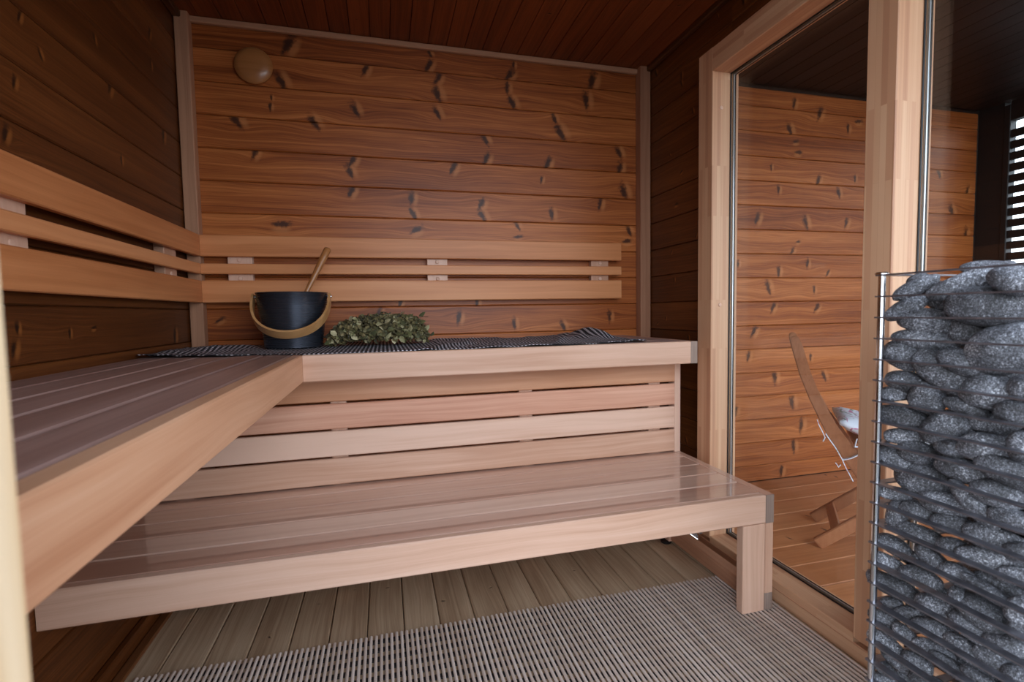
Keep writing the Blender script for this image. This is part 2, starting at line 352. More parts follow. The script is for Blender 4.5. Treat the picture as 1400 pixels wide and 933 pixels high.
KB= [(0.398,2.07,28,0.041),(0.354,2.004,40,0.021),(0.367,1.921,-28,0.035),(0.328,1.851,0,0.011),(0.321,1.815,0,0.015),(0.194,1.747,-30,0.034),(0.205,1.695,0,0.024),(0.487,1.764,-35,0.033),(0.496,1.696,0,0.012),(0.255,1.623,25,0.024),(0.31,1.425,-35,0.015),(0.343,1.34,90,0.033),(0.7,2.003,25,0.027),(0.69,1.963,-40,0.021),(0.975,2.1,-30,0.019),(0.97,2.05,28,0.028),(1.007,1.995,30,0.028),(1.005,1.928,-22,0.035),(0.653,1.832,-25,0.03),(1.003,1.846,-28,0.028),(0.814,1.749,-30,0.025),(1.216,1.747,-30,0.029),(0.818,1.69,60,0.019),(0.636,1.62,28,0.028),(0.623,1.57,-25,0.028),(1.066,1.611,25,0.029),(0.626,1.49,25,0.028),(0.591,1.439,0,0.01),(0.587,1.412,0,0.012),(0.878,1.467,5,0.028),(0.885,1.4,-25,0.026),(1.19,1.453,25,0.03),(1.199,1.4,-30,0.03),(0.893,1.33,60,0.029),(1.218,1.658,25,0.03),(1.357,2.092,0,0.016),(1.335,2.044,35,0.032),(1.324,1.984,0,0.026),(1.347,1.921,-28,0.033),(1.745,2.062,15,0.041),(1.714,1.967,-5,0.037),(1.553,1.865,-20,0.024),(1.582,1.803,-35,0.041),(1.533,1.749,0,0.02),(1.885,1.731,-25,0.031),(1.514,1.656,25,0.031),(1.484,1.58,10,0.017),(1.889,1.653,10,0.032),(1.912,1.541,-22,0.039),(1.533,1.421,-5,0.028),(1.782,1.479,10,0.028),(1.778,1.405,0,0.021),(1.362,1.362,-30,0.023),(1.364,1.311,80,0.02),(1.939,1.352,-25,0.026),(1.927,1.302,80,0.025),(1.339,0.903,-5,0.025),(1.585,0.887,-25,0.025),(1.83,0.929,0,0.025),(0.724,0.966,20,0.022),(1.076,0.936,10,0.027),(0.096,0.947,60,0.018),(0.816,1.006,20,0.02),(1.163,1.005,0,0.021)]
KA= [(2.925,2.057,10,0.027),(3.098,2.021,22,0.035),(2.901,1.914,-22,0.034),(2.94,1.858,80,0.02),(2.956,1.801,90,0.023),(3.296,1.952,0,0.024),(3.37,2.0,80,0.024),(2.783,1.711,0,0.016),(3.096,1.658,20,0.031),(3.353,1.683,0,0.02),(2.831,1.594,0,0.023),(3.239,1.596,-15,0.028),(2.696,1.439,20,0.034),(3.016,1.423,-18,0.036),(3.298,1.431,18,0.029),(2.966,1.319,80,0.016),(2.929,1.267,28,0.024),(2.541,1.294,0,0.024),(2.839,1.155,0,0.028),(2.579,1.195,0,0.019),(3.032,1.198,0,0.025),(3.174,1.148,30,0.02),(2.773,1.07,-20,0.036),(3.082,1.052,0,0.021),(2.806,0.959,25,0.028),(3.103,0.955,35,0.028),(2.685,0.833,28,0.032),(2.65,0.697,10,0.028),(2.824,0.571,-5,0.037),(3.163,0.563,-25,0.03),(2.944,0.425,-10,0.038),(3.066,0.67,0,0.021),(3.009,0.29,5,0.038),(2.569,0.396,10,0.032),(2.958,0.173,-5,0.033),(2.878,0.038,10,0.029),(3.988,1.741,-25,0.03),(4.222,1.648,10,0.0311),(4.101,1.52,-25,0.04),(4.223,1.391,0,0.0361)]
KL= [(-0.973,1.346,20,0.0181),(-0.934,1.467,15,0.014),(-0.538,1.626,25,0.0211),(-0.604,1.726,-10,0.0141),(-0.251,1.933,15,0.0181),(-0.185,1.616,10,0.0252),(-0.254,1.827,0,0.0161),(-0.903,1.62,20,0.0132),(-0.497,1.433,0,0.0141),(-0.981,0.942,0,0.013),(-0.996,0.9,15,0.0191),(-0.805,0.926,0,0.012),(-0.701,0.937,85,0.01),(-0.185,0.892,5,0.0273),(-0.841,1.568,-30,0.0132)]
# ------------------------------------------------------------------ dimensions (metres)
H, W = 2.132, 2.034
FX, GX = 1.944, 2.028
ZU, DU, HU, DL = .836, .6115, .0845, .496
ZL, DLO, HLO, XB = .3784, .997, .0883, 1.871
DP = .503
YF = -2.02          # inner face of the front wall
PX = Vector((1, 0, 0)); PY = Vector((0, 1, 0)); PZ = Vector((0, 0, 1))
SEAM0, PITCH = .992, .129
seams = [SEAM0+PITCH*k for k in range(-8, 10)]
def slab(lo, hi, mat):
    lo, hi = Vector(lo), Vector(hi)
    v = [(x, y, z) for x in (lo.x, hi.x) for y in (lo.y, hi.y) for z in (lo.z, hi.z)]
    f = [(0, 1, 3, 2), (4, 6, 7, 5), (0, 4, 5, 1), (2, 3, 7, 6), (0, 2, 6, 4), (1, 5, 7, 3)]
    return mesh('slab', v, f, M[mat])
def clad(parent, org, xd, u0_, u1_, z0, z1, mat, knots=(), nr=3, t=.014):
    """horizontal cladding boards on a wall: org + xd*u, front face at org, thickness behind it"""
    xd = Vector(xd); nrm = xd.cross(PZ)
    for i in range(len(seams)-1):
        a, b = max(seams[i], z0), min(seams[i+1], z1)
        if b-a < .012: continue
        L = u1_-u0_; uc = (u0_+u1_)/2; zc = (a+b)/2
        c = Vector(org)+xd*uc; c.z = zc; c -= nrm*(t/2)
        o = board('board', parent, c, xd, PZ, L, b-a-.0015, t, mat, .0035, 'front')
        ks = [(u-uc, z-zc, math.radians(an), s*1.25) for (u, z, an, s) in knots if a-.01 <= z < b+.005 and u0_ < u < u1_]
        # keep the five strongest
        ks.sort(key=lambda k: -k[3]); ks = ks[:7]
        if knots and ks: addknots(o, ks)
        elif not knots: rand_knots(o, L, b-a, rnd.randint(1, nr))
# ------------------------------------------------------------------ the setting: sauna room
wb = struct('wall_back', slab((-.1, .0145, -.05), (W+.05, .10, H+.1), 'backing'), 'knotty brown pine back wall of horizontal boards')
clad(wb, (0, 0, 0), PX, 0.0, W, 0, H, 'wall', KB)
# right board ends continue behind the window as the lounge wall
wa = struct('wall_lounge', slab((W+.051, .0145, -.05), (4.42, .10, H+.1), 'backing'), 'knotty orange-brown pine wall seen through the window')
clad(wa, (0, 0, 0), PX, W+.06, 4.29, 0, 2.118, 'wall', KA)
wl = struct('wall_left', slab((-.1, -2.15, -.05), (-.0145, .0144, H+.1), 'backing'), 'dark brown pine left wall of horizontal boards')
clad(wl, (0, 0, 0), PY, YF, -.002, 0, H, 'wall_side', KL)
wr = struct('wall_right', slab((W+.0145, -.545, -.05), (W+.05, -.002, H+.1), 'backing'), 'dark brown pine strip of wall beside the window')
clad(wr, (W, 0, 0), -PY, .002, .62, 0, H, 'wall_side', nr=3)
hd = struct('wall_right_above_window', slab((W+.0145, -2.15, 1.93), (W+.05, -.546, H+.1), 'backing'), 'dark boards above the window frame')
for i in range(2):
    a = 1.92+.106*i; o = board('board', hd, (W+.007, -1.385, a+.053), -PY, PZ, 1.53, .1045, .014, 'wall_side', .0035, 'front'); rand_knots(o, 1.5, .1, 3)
ce = struct('ceiling', slab((-.1, -2.15, H+.0145), (W+.05, .1, H+.08), 'backing'), 'dark reddish pine ceiling of narrow boards')
x = .646-.0803*8; k = 0
while x < W:
    a, b = max(x, .0), min(x+.0803, W)
    if b-a > .01:
        o = board('board', ce, ((a+b)/2, YF/2, H+.007), PY, -PX, -YF, b-a-.003, .014, 'ceil', .004, 'front'); rand_knots(o, 2, .08, rnd.randint(1, 3), .004, .01)
    x += .0803
fl = struct('floor', slab((-.1, -2.15, -.06), (W-.05, .1, -.0205), 'backing'), 'grey-brown pine plank floor under the benches')
x = .121-.109*2
while x < FX+.03:
    a, b = max(x, .0), min(x+.109, FX+.03)
    if b-a > .01:
        o = board('plank', fl, ((a+b)/2, YF/2, -.010), PY, -PX, -YF, b-a-.0025, .02, 'floor', .003, 'front'); rand_knots(o, 2, .1, rnd.randint(3, 4), .005, .011)
    x += .109
fw = struct('wall_front', slab((-.1, -2.135, -.05), (.53, -2.034, H+.1), 'backing'), 'pine front wall with the doorway')
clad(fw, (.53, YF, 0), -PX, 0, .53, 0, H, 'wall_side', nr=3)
sl = slab((.53, -2.135, 1.985), (2.06, -2.02, H+.1), 'dtrim'); o = struct('wall_front_header', sl, 'brown beam over the doorway')
# door jamb beside the camera
box('door_jamb', fw, (.534, -2.13, 0), (.613, -2.019, 1.985), 'jamb', .003, label='pale pine door jamb')
box('door_jamb', fw, (1.95, -2.13, 0), (2.04, -2.019, 1.985), 'jamb', .003)
# trims
o = box('trim_1', None, (.053, -.022, H-.024), (1.975, -.0005, H-.001), 'post', .004, label='pale trim along the top of the back wall'); o['kind'] = 'structure'
o = box('trim_2', None, (.0005, YF+.001, H-.026), (.030, -.046, H-.001), 'dtrim', .004, label='dark brown ceiling trim over the left wall'); o['kind'] = 'structure'
o = box('trim_3', None, (W-.024, YF+.001, H-.024), (W-.0005, -.052, H-.001), 'dtrim', .004, label='dark brown ceiling trim over the right wall'); o['kind'] = 'structure'
o = box('trim_4', None, (.004, -.045, .0005), (.0525, -.0005, H-.0005), 'post', .003, label='pale corner post between left and back walls'); o['kind'] = 'structure'
o = box('trim_5', None, (1.976, -.050, .0005), (2.031, -.0005, H-.0005), 'post', .003, label='pale corner post between back and right walls'); o['kind'] = 'structure'
o = box('baseboard_left', None, (.0005, YF+.001, .0005), (.022, -.001, .05), 'wall_side', .004, label='brown skirting along the left wall'); o['kind'] = 'structure'
o = box('baseboard_left_strip', None, (.0225, YF+.001, .0005), (.052, -.001, .012), 'dtrim', .004, label='narrow brown strip at the foot of the left wall'); o['kind'] = 'structure'

# ------------------------------------------------------------------ the window
wn = struct('window_1', None, 'floor-to-ceiling window in a laminated pine frame')
Y0, Y1, Y2, Y3, Y4 = -.548, -.630, -1.233, -1.310, -1.95
ZT0, ZT1, ZS = 1.918, 1.833, .0755
GT = GX+.03
def fr(name, lo, hi, ax, **k): return box(name, wn, lo, hi, 'glulam', .002, ax, **k)
fr('jamb', (FX, Y1, .066), (GT, Y0, ZT0), 2, label='pale laminated jamb beside the dark wall')
fr('mullion', (FX-.001, Y3, .0665), (GT, Y2, ZT1-.0005), 2, label='laminated pine post between the two panes')
fr('jamb', (FX, -2.0185, .066), (GT, Y4, ZT0), 2)
fr('header', (FX, Y4+.0005, ZT1), (GT, Y1-.0005, ZT0), 1)
fr('sill', (FX, Y2+.0005, .045), (GT, Y1-.0005, ZS), 1)
fr('sill', (FX, Y4+.0005, .045), (GT, Y3-.0005, ZS), 1)
fr('bottom_rail', (FX+.006, -2.0, .0), (GT, Y0-.001, .0445), 1, label='brown bottom rail of the window frame')
fr('ledge', (FX-.001, -2.0, .0455), (FX+.0055, Y0-.002, .052), 1)
def glaze(ya, yb):
    za, zb = ZS, ZT1
    v = [(GX, ya, za), (GX, yb, za), (GX, yb, zb), (GX, ya, zb)]
    g = slab((GX-.003, ya, za), (GX+.003, yb, zb), 'glass'); o = link('pane', g, wn)
    s = .006
    for nm, x0, x1, mt, q in (('gasket', GX-.008, GX-.0032, 'rubber', .0035), ('spacer_bar', GX+.0035, GX+.008, 'spacer', .0065), ('gasket', GX+.0085, GX+.013, 'rubber', .0075)):
        for lo, hi, ax in (((x0, yb-q, za+q), (x1, yb, zb-q), 2), ((x0, ya, za+q), (x1, ya+q, zb-q), 2), ((x0, ya, za), (x1, yb, za+q), 1), ((x0, ya, zb-q), (x1, yb, zb), 1)):
            box(nm, wn, lo, hi, mt, .0008, ax)
glaze(Y2+.0005, Y1-.0005); glaze(Y4+.0005, Y3-.0005)
plug = lathe('screw_plug', [(.0005, .0025), (.006, .002), (.0075, 0), (.0075, -.004)], M['alder'], 16)
for z in (1.704, .973):
    o = link('screw_plug', plug, wn); o.matrix_local = Matrix.Translation((1.982, Y1-.001, z)) @ Matrix.Rotation(math.pi/2, 4, 'X')

# ------------------------------------------------------------------ the lounge beyond the window
fd = struct('floor_lounge', slab((GT+.001, -2.9, -.06), (4.4, .0144, -.0205), 'backing'), 'warm orange-brown plank floor of the lounge')
y = -.0005
while y > -2.85:
    o = board('plank', fd, ((GT+4.29)/2, y-.066, -.0105), PX, PY, 4.29-GT, .1295, .02, 'deck', .003, 'front'); rand_knots(o, 2.1, .12, 4, .01, .02)
    y -= .132
cl = struct('ceiling_lounge', slab((W+.051, -2.9, H+.0145), (4.5, .0144, H+.08), 'backing'), 'black stained board ceiling of the lounge')
x = W+.055
while x < 4.42:
    board('board', cl, (x+.045, -1.45, H+.007), PY, -PX, 2.88, .087, .014, 'blackceil', .004, 'front'); x += .0905
# slatted shutter wall
XR = 4.30
sw = struct('wall_slatted', slab((XR, -.128, .0), (XR+.06, .0, H), 'dark'), 'black wall with horizontal slats and daylight between them')
box('post', sw, (XR-.004, -.16, 0), (XR+.05, -.1285, H-.02), 'dark', .003)
box('top_rail', sw, (XR-.003, -2.85, 2.02), (XR+.05, -.1605, H-.001), 'dark', .003)
box('bottom_rail', sw, (XR-.003, -2.85, .0), (XR+.05, -.1605, .12), 'dark', .003)
for yy in (-1.05, -1.95, -2.8): box('post', sw, (XR-.004, yy-.04, .121), (XR+.05, yy, 2.019), 'dark', .003)
z = 1.978-.0645*28
while z < 2.0:
    o = box('slat', sw, (XR+.006, -2.79, z-.0545), (XR+.026, -.1605, z-.0105), 'dark', .002, 1)
    z += .0645
gr = struct('ground', slab((-14, -16, -.2), (18, -2.14, -.12), 'ground'), 'grey terrace in front of the sauna')
gr2 = struct('ground_beyond', slab((4.6, -2.139, -.2), (18, 10, -.12), 'ground'), 'grey ground beyond the slatted wall')

# ------------------------------------------------------------------ upper bench
LAYOUT = dict(g=.008)
ub = thing('upper_bench', 'pale alder upper bench along the back wall, under the grey cloth', 'bench', (1.18, -.3, .75), group='sauna benches')
ys = [-.004, -.1205, -.237, -.3535, -.470, -.5845]
for a, b in zip(ys[:-1], ys[1:]):
    box('slat', ub, (DL+.001, b+.004, ZU-.026), (XB-.001, a-.004, ZU), 'oiled', .003, 0)
box('fascia', ub, (DL+.0005, -DU, ZU-HU), (XB-.001, -.5855, ZU+.0005), 'alder', .003, 0, label='broad front board')
box('end_board', ub, (XB-.0005, -DU+.001, ZU-HU+.001), (XB+.027, -.003, ZU), 'alder', .003, 1)
box('end_cap', ub, (XB-.0002, -DU-.0005, ZU-HU+.0005), (XB+.0275, -DU+.0008, ZU+.0002), 'endgrain', .0002, 2, label='grey end grain')
for x in (.75, 1.2, 1.7): box('bearer', ub, (x-.02, -.585, ZU-.07), (x+.02, -.004, ZU-.027), 'alder', .003, 1)
lb = thing('side_bench', 'pale alder upper bench along the left wall, darker greyer top', 'bench', (.25, -1.2, .75), group='sauna benches')
xs = [.001, .095, .187, .281, .374, .464]
for a, b in zip(xs[:-1], xs[1:]):
    box('slat', lb, (a+.004, YF+.004, ZU-.026), (b-.004, -.004, ZU), 'oiled', .003, 1)
box('fascia', lb, (.4655, YF+.004, ZU-HU), (DL, -DU+.026, ZU+.0005), 'alder_warm_bounce', .003, 1, label='broad front board')  # same wood as the other fascias, bounce light coloured in
for y in (-1.9, -1.3, -.7): box('bearer', lb, (.004, y-.02, ZU-.07), (.465, y+.02, ZU-.027), 'alder', .003, 0)
# ------------------------------------------------------------------ slatted skirt between the benches
sk = thing('bench_skirt', 'slatted alder panel closing the space between upper and lower bench', 'panel', (1.0, -.49, .56))
zz = [ZL+.0015, .4765, .5705, .664, .7505]
for a, b, mm in zip(zz[:-1], zz[1:], ('alder', 'alder', 'alder_red', 'alder_warm_bounce')):
    box('slat', sk, (.004, -DP, a+.004), (XB-.0005, -DP+.018, b-.004), mm, .003, 0)
box('stile', sk, (XB, -DP-.0005, ZL+.002), (XB+.0275, -DP+.045, .7505), 'alder', .002, 2)
for x in (.11, .585, 1.25, 1.79): box('batten', sk, (x-.026, -DP+.0185, .02), (x+.026, -DP+.04, .7505), 'alder', .002, 2)
# ------------------------------------------------------------------ lower bench
lo = thing('lower_bench', 'glossy lacquered alder lower bench reflecting the window frame', 'bench', (1.0, -.75, 0), group='sauna benches')
ys = [-.474, -.567, -.669, -.771, -.873, -.974]
for a, b in zip(ys[:-1], ys[1:]):
    box('slat', lo, (.003, b+.003, ZL-.026), (XB-.0005, a-.003, ZL), 'gloss', .0025, 0)
box('fascia', lo, (.003, -DLO, ZL-HLO), (XB-.001, -.9745, ZL+.0004), 'alder', .003, 0, label='broad front board')
box('end_board', lo, (XB, -DLO+.001, ZL-HLO), (XB+.030, -.47, ZL+.001), 'gloss', .002, 1)
box('end_cap', lo, (XB+.0004, -DLO-.0003, ZL-HLO), (XB+.0298, -DLO+.0008, ZL+.001), 'endgrain', .0002, 2, label='grey end grain')
box('leg', lo, (XB-.082, -DLO, .011), (XB-.001, -DLO+.029, ZL-HLO-.0005), 'alder', .002, 2)
box('leg_board', lo, (XB+.0005, -DLO, .0655), (XB+.0295, -DLO+.085, ZL-HLO-.0005), 'alder', .002, 2)
box('bottom_rail', lo, (XB-.02, -DLO+.03, .012), (XB+.030, -.475, .065), 'post', .006, 1, label='grey-brown side rail near the floor')
box('rail_end', lo, (XB+.0005, -DLO, .0115), (XB+.0295, -DLO+.0295, .065), 'endgrain', .002, 2, label='grey end grain')
ft = lathe('rubber_foot', [(.02, 0), (.022, .003), (.022, .009), (.012, .0118)], M['rubber'], 20)
o = link('rubber_foot', ft, lo); o.location = Vector((XB-.03, -.49, .0))-lo.location
box('leg', lo, (XB-.03, -.51, .012), (XB+.029, -.476, ZL-HLO-.001), 'alder', .002, 2)
for x in (.15, .9, 1.6): box('bearer', lo, (x-.02, -.974, ZL-.07), (x+.02, -.474, ZL-.0265), 'alder', .002, 1)
# ------------------------------------------------------------------ backrests
BR = [(1.199, 1.284), (1.1297, 1.1711), (1.0166, 1.1043)]
tb = .0554
b1 = thing('backrest', 'alder slatted backrest fixed along the back wall, behind the black pail', 'backrest', (1.0, -.03, 1.15), group='backrests')
for a, b in BR: box('slat', b1, (tb+.0005, -tb, a), (1.868, -tb+.022, b), 'backr', .003, 0)
screw = lathe('screw_plug', [(.0005, .003), (.007, .0026), (.0085, 0), (.0085, -.003)], M['alder'], 16)
for x in (.19, .982, 1.765):
    blk = box('mounting_block', b1, (x-.045, -tb+.0222, 1.02), (x+.045, -.001, 1.28), 'alder', .002, 2)
    for z in (1.187, 1.113):
        o = link('screw_plug', screw, blk); o.matrix_local = (frame((x, -.015, 1.15), PZ, PX).inverted() @ Matrix.Translation((x, -tb+.0222, z)) @ Matrix.Rotation(math.pi/2, 4, 'X'))
b2 = thing('backrest', 'alder slatted backrest fixed along the left wall, running out of frame', 'backrest', (.03, -1.0, 1.15), group='backrests')
for a, b in BR: box('slat', b2, (tb-.022, YF+.01, a), (tb, -tb+.0, b), 'backr', .003, 1)
for y in (-1.75, -1.03, -.27):
    blk = box('mounting_block', b2, (.001, y-.055, 1.02), (tb-.0222, y+.045, 1.28), 'alder', .002, 2)
    o = link('screw_plug', screw, b2); o.matrix_local = rel(b2, Matrix.Translation((tb-.0222, y-.005, 1.113)) @ Matrix.Rotation(math.pi/2, 4, 'Y'))
# ------------------------------------------------------------------ vent knob
vt = thing('ceiling_vent_knob', 'round domed wooden vent cover on the back wall, upper left', 'vent', (.270, 0, 1.966))
vt.name = 'vent_cover'
me = lathe('disc', [(.001, .036), (.03, .035), (.052, .031), (.066, .024), (.0715, .016), (.0695, .009), (.060, .006), (.02, .006)], M['vent'], 56)
o = link('disc', me, vt); o.matrix_local = Matrix.Rotation(math.pi/2, 4, 'X')
me = lathe('spindle', [(.012, .008), (.012, 0)], M['turned'], 20)
o = link('spindle', me, vt); o.matrix_local = Matrix.Rotation(math.pi/2, 4, 'X')
# ------------------------------------------------------------------ cloth on the upper bench
def cloth():
    nx, ny = 230, 30
    fr_ = [(.0, -.50), (.10, -.515), (.20, -.55), (.28, -.565), (.34, -.53), (.42, -.56), (.50, -.608), (.7, -.607), (.95, -.609), (1.25, -.608), (1.45, -.600), (1.56, -.585), (1.63, -.560), (1.70, -.575), (1.735, -.52)]
    def interp(t, pts):
        for (a, b), (c, d) in zip(pts[:-1], pts[1:]):
            if t <= c: return b+(d-b)*(t-a)/(c-a)
        return pts[-1][1]
    import mathutils.noise as mn
    v = []; uv = []
    for i in range(nx):
        x = .008+1.727*i/(nx-1); yf = interp(x, fr_); yb = -.015 if .06 < x < 1.6 else -.052
        for j in range(ny):
            t = j/(ny-1); y = yf+(yb-yf)*t
            z = ZU+.0035
            q = mn.noise(Vector((x*7, y*9, 1.3)))+.5*mn.noise(Vector((x*19, y*21, 4)))
            calm = 1.0
            if .30 < x < .95: calm = .12
            amp = .008 if x > .95 or x < .3 else .002
            if x < .30: amp = .008*min(1, (.30-x)/.08)+.002
            z += max(0, q*amp+amp*.35)
            # rucked folds on the right
            d = (x-1.64)+(y+.2)*.25; z += .040*math.exp(-(d/.028)**2)*max(0, 1-((y+.19)/.16)**2)
            d = (x-1.545)+(y+.2)*.1; z += .020*math.exp(-(d/.03)**2)*max(0, 1-((y+.22)/.22)**2)
            d = (x-1.02)-(y+.45)*.9; z += .012*math.exp(-(d/.022)**2)*max(0, 1-((y+.48)/.16)**2)
            d = (x-1.40)-(y+.45)*.5; z += .010*math.exp(-(d/.03)**2)*max(0, 1-((y+.45)/.18)**2)
            d = (x-.17)-(y+.3)*.6; z += .012*math.exp(-(d/.03)**2)*max(0, 1-((y+.3)/.2)**2)
            v.append((x, y, z)); uv.append((x, y+.02*math.sin(x*9)*t))
    f = [(i*ny+j, (i+1)*ny+j, (i+1)*ny+j+1, i*ny+j+1) for i in range(nx-1) for j in range(ny-1)]
    # underside 1.5 mm lower
    n = len(v); v2 = [(a, b, c-.0022) for a, b, c in v]
    f2 = [tuple(q+n for q in reversed(p)) for p in f]
    rim = [i*ny for i in range(nx)]+[(nx-1)*ny+j for j in range(1, ny)]+[i*ny+ny-1 for i in range(nx-2, -1, -1)]+[j for j in range(ny-2, 0, -1)]
    fr2 = [(rim[k], rim[(k+1) % len(rim)], rim[(k+1) % len(rim)]+n, rim[k]+n) for k in range(len(rim))]
    return mesh('cloth', v+v2, f+f2+fr2, M['cloth'], True, uv+uv)
o = thing('seat_cloth', 'dark grey woven seat cloth lying rumpled on the upper bench', 'cloth', me=cloth())

# ------------------------------------------------------------------ pail with ladle
BP = Vector((.418, -.262, ZU+.0062))
pl = thing('water_pail', 'black metal sauna pail with a pale bent wood handle', 'bucket', BP)
H_ = .200
prof = [(.001, .002), (.096, .0), (.1, .003), (.1, .006)]+[(.1+.0235*t, .006+(H_-.006)*t) for t in (.25, .5, .75, 1)]+[(.1245, H_+.002), (.1225, H_+.002), (.0985, .01), (.001, .009)]
me = lathe('body', prof, M['pail'], 72); link('body', me, pl)
# bent band handle hanging in front
sec = [(-.004, -.018), (.004, -.018), (.004, .018), (-.004, .018)]
path = []; piv = H_-.012; R_ = .131; Lh = .186; th = math.radians(47)  # below horizontal
dirv = Vector((0, -math.cos(th), -math.sin(th)))
for k in range(41):
    a = math.pi*k/40
    ex = math.cos(a)*(1+.20*abs(math.sin(a))**1.5); ey = max(0, math.sin(a))
    p = Vector((-R_*ex, 0, piv))+dirv*(Lh*ey)
    a2 = a+.01; ex2 = math.copysign(abs(math.cos(a2))**.8, math.cos(a2)); ey2 = max(0, math.sin(a2))**.9
    path.append(p)
pp = []
wid = Vector((0, -math.sin(th), math.cos(th)))
for i, p in enumerate(path):
    t = (path[min(i+1, 40)]-path[max(i-1, 0)]).normalized(); n_ = t.cross(wid).normalized()
    pp.append((p, n_, wid))
me = sweep('handle', pp, sec, M['turned']); hnd = link('handle', me, pl)
hnd['label'] = 'pale bent wood handle'
me = lathe('rivet', [(.001, .004), (.005, .003), (.006, 0), (.006, -.012)], M['steel'], 16)
for s in (-1, 1):
    o = link('rivet', me, pl); o.matrix_local = Matrix.Translation((s*(R_+.004), 0, piv)) @ Matrix.Rotation(s*math.pi/2, 4, 'Y')
# ladle
d0 = Vector((-.035, -.025, .03)); d1 = Vector((.123, .085, .378)); ax = (d1-d0).normalized(); A = ax.orthogonal().normalized(); B = ax.cross(A)
lad = thing('ladle', 'wooden ladle leaning in the black pail, only its handle showing', 'ladle', BP)
circ = [(math.cos(2*math.pi*k/12), math.sin(2*math.pi*k/12)) for k in range(12)]
v = []; f = []; st = [(0, .006), (.3, .0065), (.55, .009), (.9, .0135), (.985, .0138), (1.0, .0115)]
for t, rr in st:
    for a, b in circ: v.append(d0+(d1-d0)*t+A*a*rr+B*b*rr)
for i in range(len(st)-1):
    for k in range(12): f.append((i*12+k, i*12+(k+1) % 12, (i+1)*12+(k+1) % 12, (i+1)*12+k))
f += [tuple(reversed(range(12))), tuple(range(60, 72))]
link('handle', mesh('handle', v, f, M['vent'], True), lad)
me = lathe('cup', [(.001, 0), (.026, .002), (.034, .016), (.036, .03), (.033, .03), (.03, .016), (.001, .005)], M['turned'], 28)
o = link('cup', me, lad); o.location = (-.036, -.022, .012)

# ------------------------------------------------------------------ leaf whisk
wk = thing('leaf_whisk', 'bundle of dried birch leaves and twigs lying beside the black pail', 'whisk', (.725, -.27, ZU+.005))
def leafmesh(name, s):
    pts = [(0, 0, 0), (.35, .30, .06), (.75, .24, .02), (1, 0, -.08), (.75, -.24, .05), (.35, -.30, .09), (.5, 0, -.02)]
    f = [(0, 6, 1), (1, 6, 2), (2, 6, 3), (3, 6, 4), (4, 6, 5), (5, 6, 0)]
    sc = [Vector((a*s*(1+rnd.uniform(-.1, .1)), b*s*1.15, (c+rnd.uniform(-.14, .14))*s)) for a, b, c in pts]
    n = len(sc); top = sc; bot = [p-Vector((0, 0, .0004)) for p in sc]
    F = f+[tuple(q+n for q in reversed(p)) for p in f]
    return [tuple(p) for p in top+bot], F
LM = []
for k in range(10):
    v, f = leafmesh('leaf', .025); LM.append(mesh('leaf', v, f, M['leaf'], True))
def whisk_h(x):   # profile height / width along the bundle
    t = (x+.195)/.375
    if t < 0 or t > 1: return 0
    return (math.sqrt(max(0, 1-((.42-t)/.44)**2))*(.86+.14*min(1, t/.42)) if t < .42 else (1.0 if t < .78 else math.sqrt(max(0, 1-((t-.78)/.235)**2))))
def rpose(surface):
    while True:
        x = rnd.uniform(-.185, .175); h = whisk_h(x)
        if h > .15: break
    ry, rz = .088*h, .056*h
    a = rnd.uniform(-.9, math.pi+.9); rr = rnd.uniform(.86, 1.08) if surface else rnd.uniform(.2, .9)
    p = Vector((x, -math.cos(a)*ry*rr, .056*h+.006+math.sin(a)*rz*rr*.92))
    p.z = max(p.z, .011)
    n_ = Vector((rnd.uniform(-.5, .5), -math.cos(a), math.sin(a)+.1)).normalized()
    xd = Vector((rnd.uniform(-.3, 1), rnd.uniform(-.6, .6), rnd.uniform(-.7, .3)))
    m = frame(p, n_.cross(xd).cross(n_), n_.cross(xd)); return m, p
for k in range(300):
    m, p = rpose(True); s = rnd.uniform(.65, 1.2)
    o = bpy.data.objects.new('leaf', LM[k % 10]); COL.objects.link(o); o.parent = wk; o.matrix_local = m @ Matrix.Rotation(rnd.uniform(-.7, .7), 4, 'X') @ Matrix.Rotation(rnd.uniform(-.6, .6), 4, 'Y') @ Matrix.Scale(s, 4)
V, F = [], []
for k in range(2600):
    m, p = rpose(k % 3 > 0); m = m @ Matrix.Rotation(rnd.uniform(-3, 3), 4, 'X') @ Matrix.Scale(rnd.uniform(.6, 1.1), 4); v, f = leafmesh('l', .019)
    n = len(V); V += [m @ Vector(q) for q in v]; F += [tuple(q+n for q in p_) for p_ in f]
o = link('leaf_mass', mesh('leaf_mass', V, F, M['leafmass'], True), wk); o['kind'] = 'stuff'
for s, (x, y, z) in enumerate(((.150, -.03, .108), (.185, -.055, .03), (-.180, -.03, .048), (.168, -.04, .055), (.02, -.088, .03))):
    o = bpy.data.objects.new('leaf', LM[s]); COL.objects.link(o); o.parent = wk
    o.matrix_local = frame((x, y, z), (.8, -.1, .5), (.1, -.7, .7)) @ Matrix.Scale(1.15, 4)
for k in range(26):
    y0, z0 = rnd.uniform(-.05, .05), rnd.uniform(.02, .09)
    a = Vector((-.17+rnd.uniform(0, .1), y0*.5, z0*.6)); b = Vector((.10+rnd.uniform(0, .09), y0*1.2, z0+rnd.uniform(-.01, .02)))
    t = (b-a).normalized(); n_ = t.orthogonal().normalized(); bb = t.cross(n_)
    pth = [(a+(b-a)*q+Vector((0, 0, .012*math.sin(q*3))), n_, bb) for q in (0, .33, .66, 1)]
    link('twig', sweep('twig', pth, [(.0012, 0), (-.0006, .001), (-.0006, -.001)], M['twig']), wk)

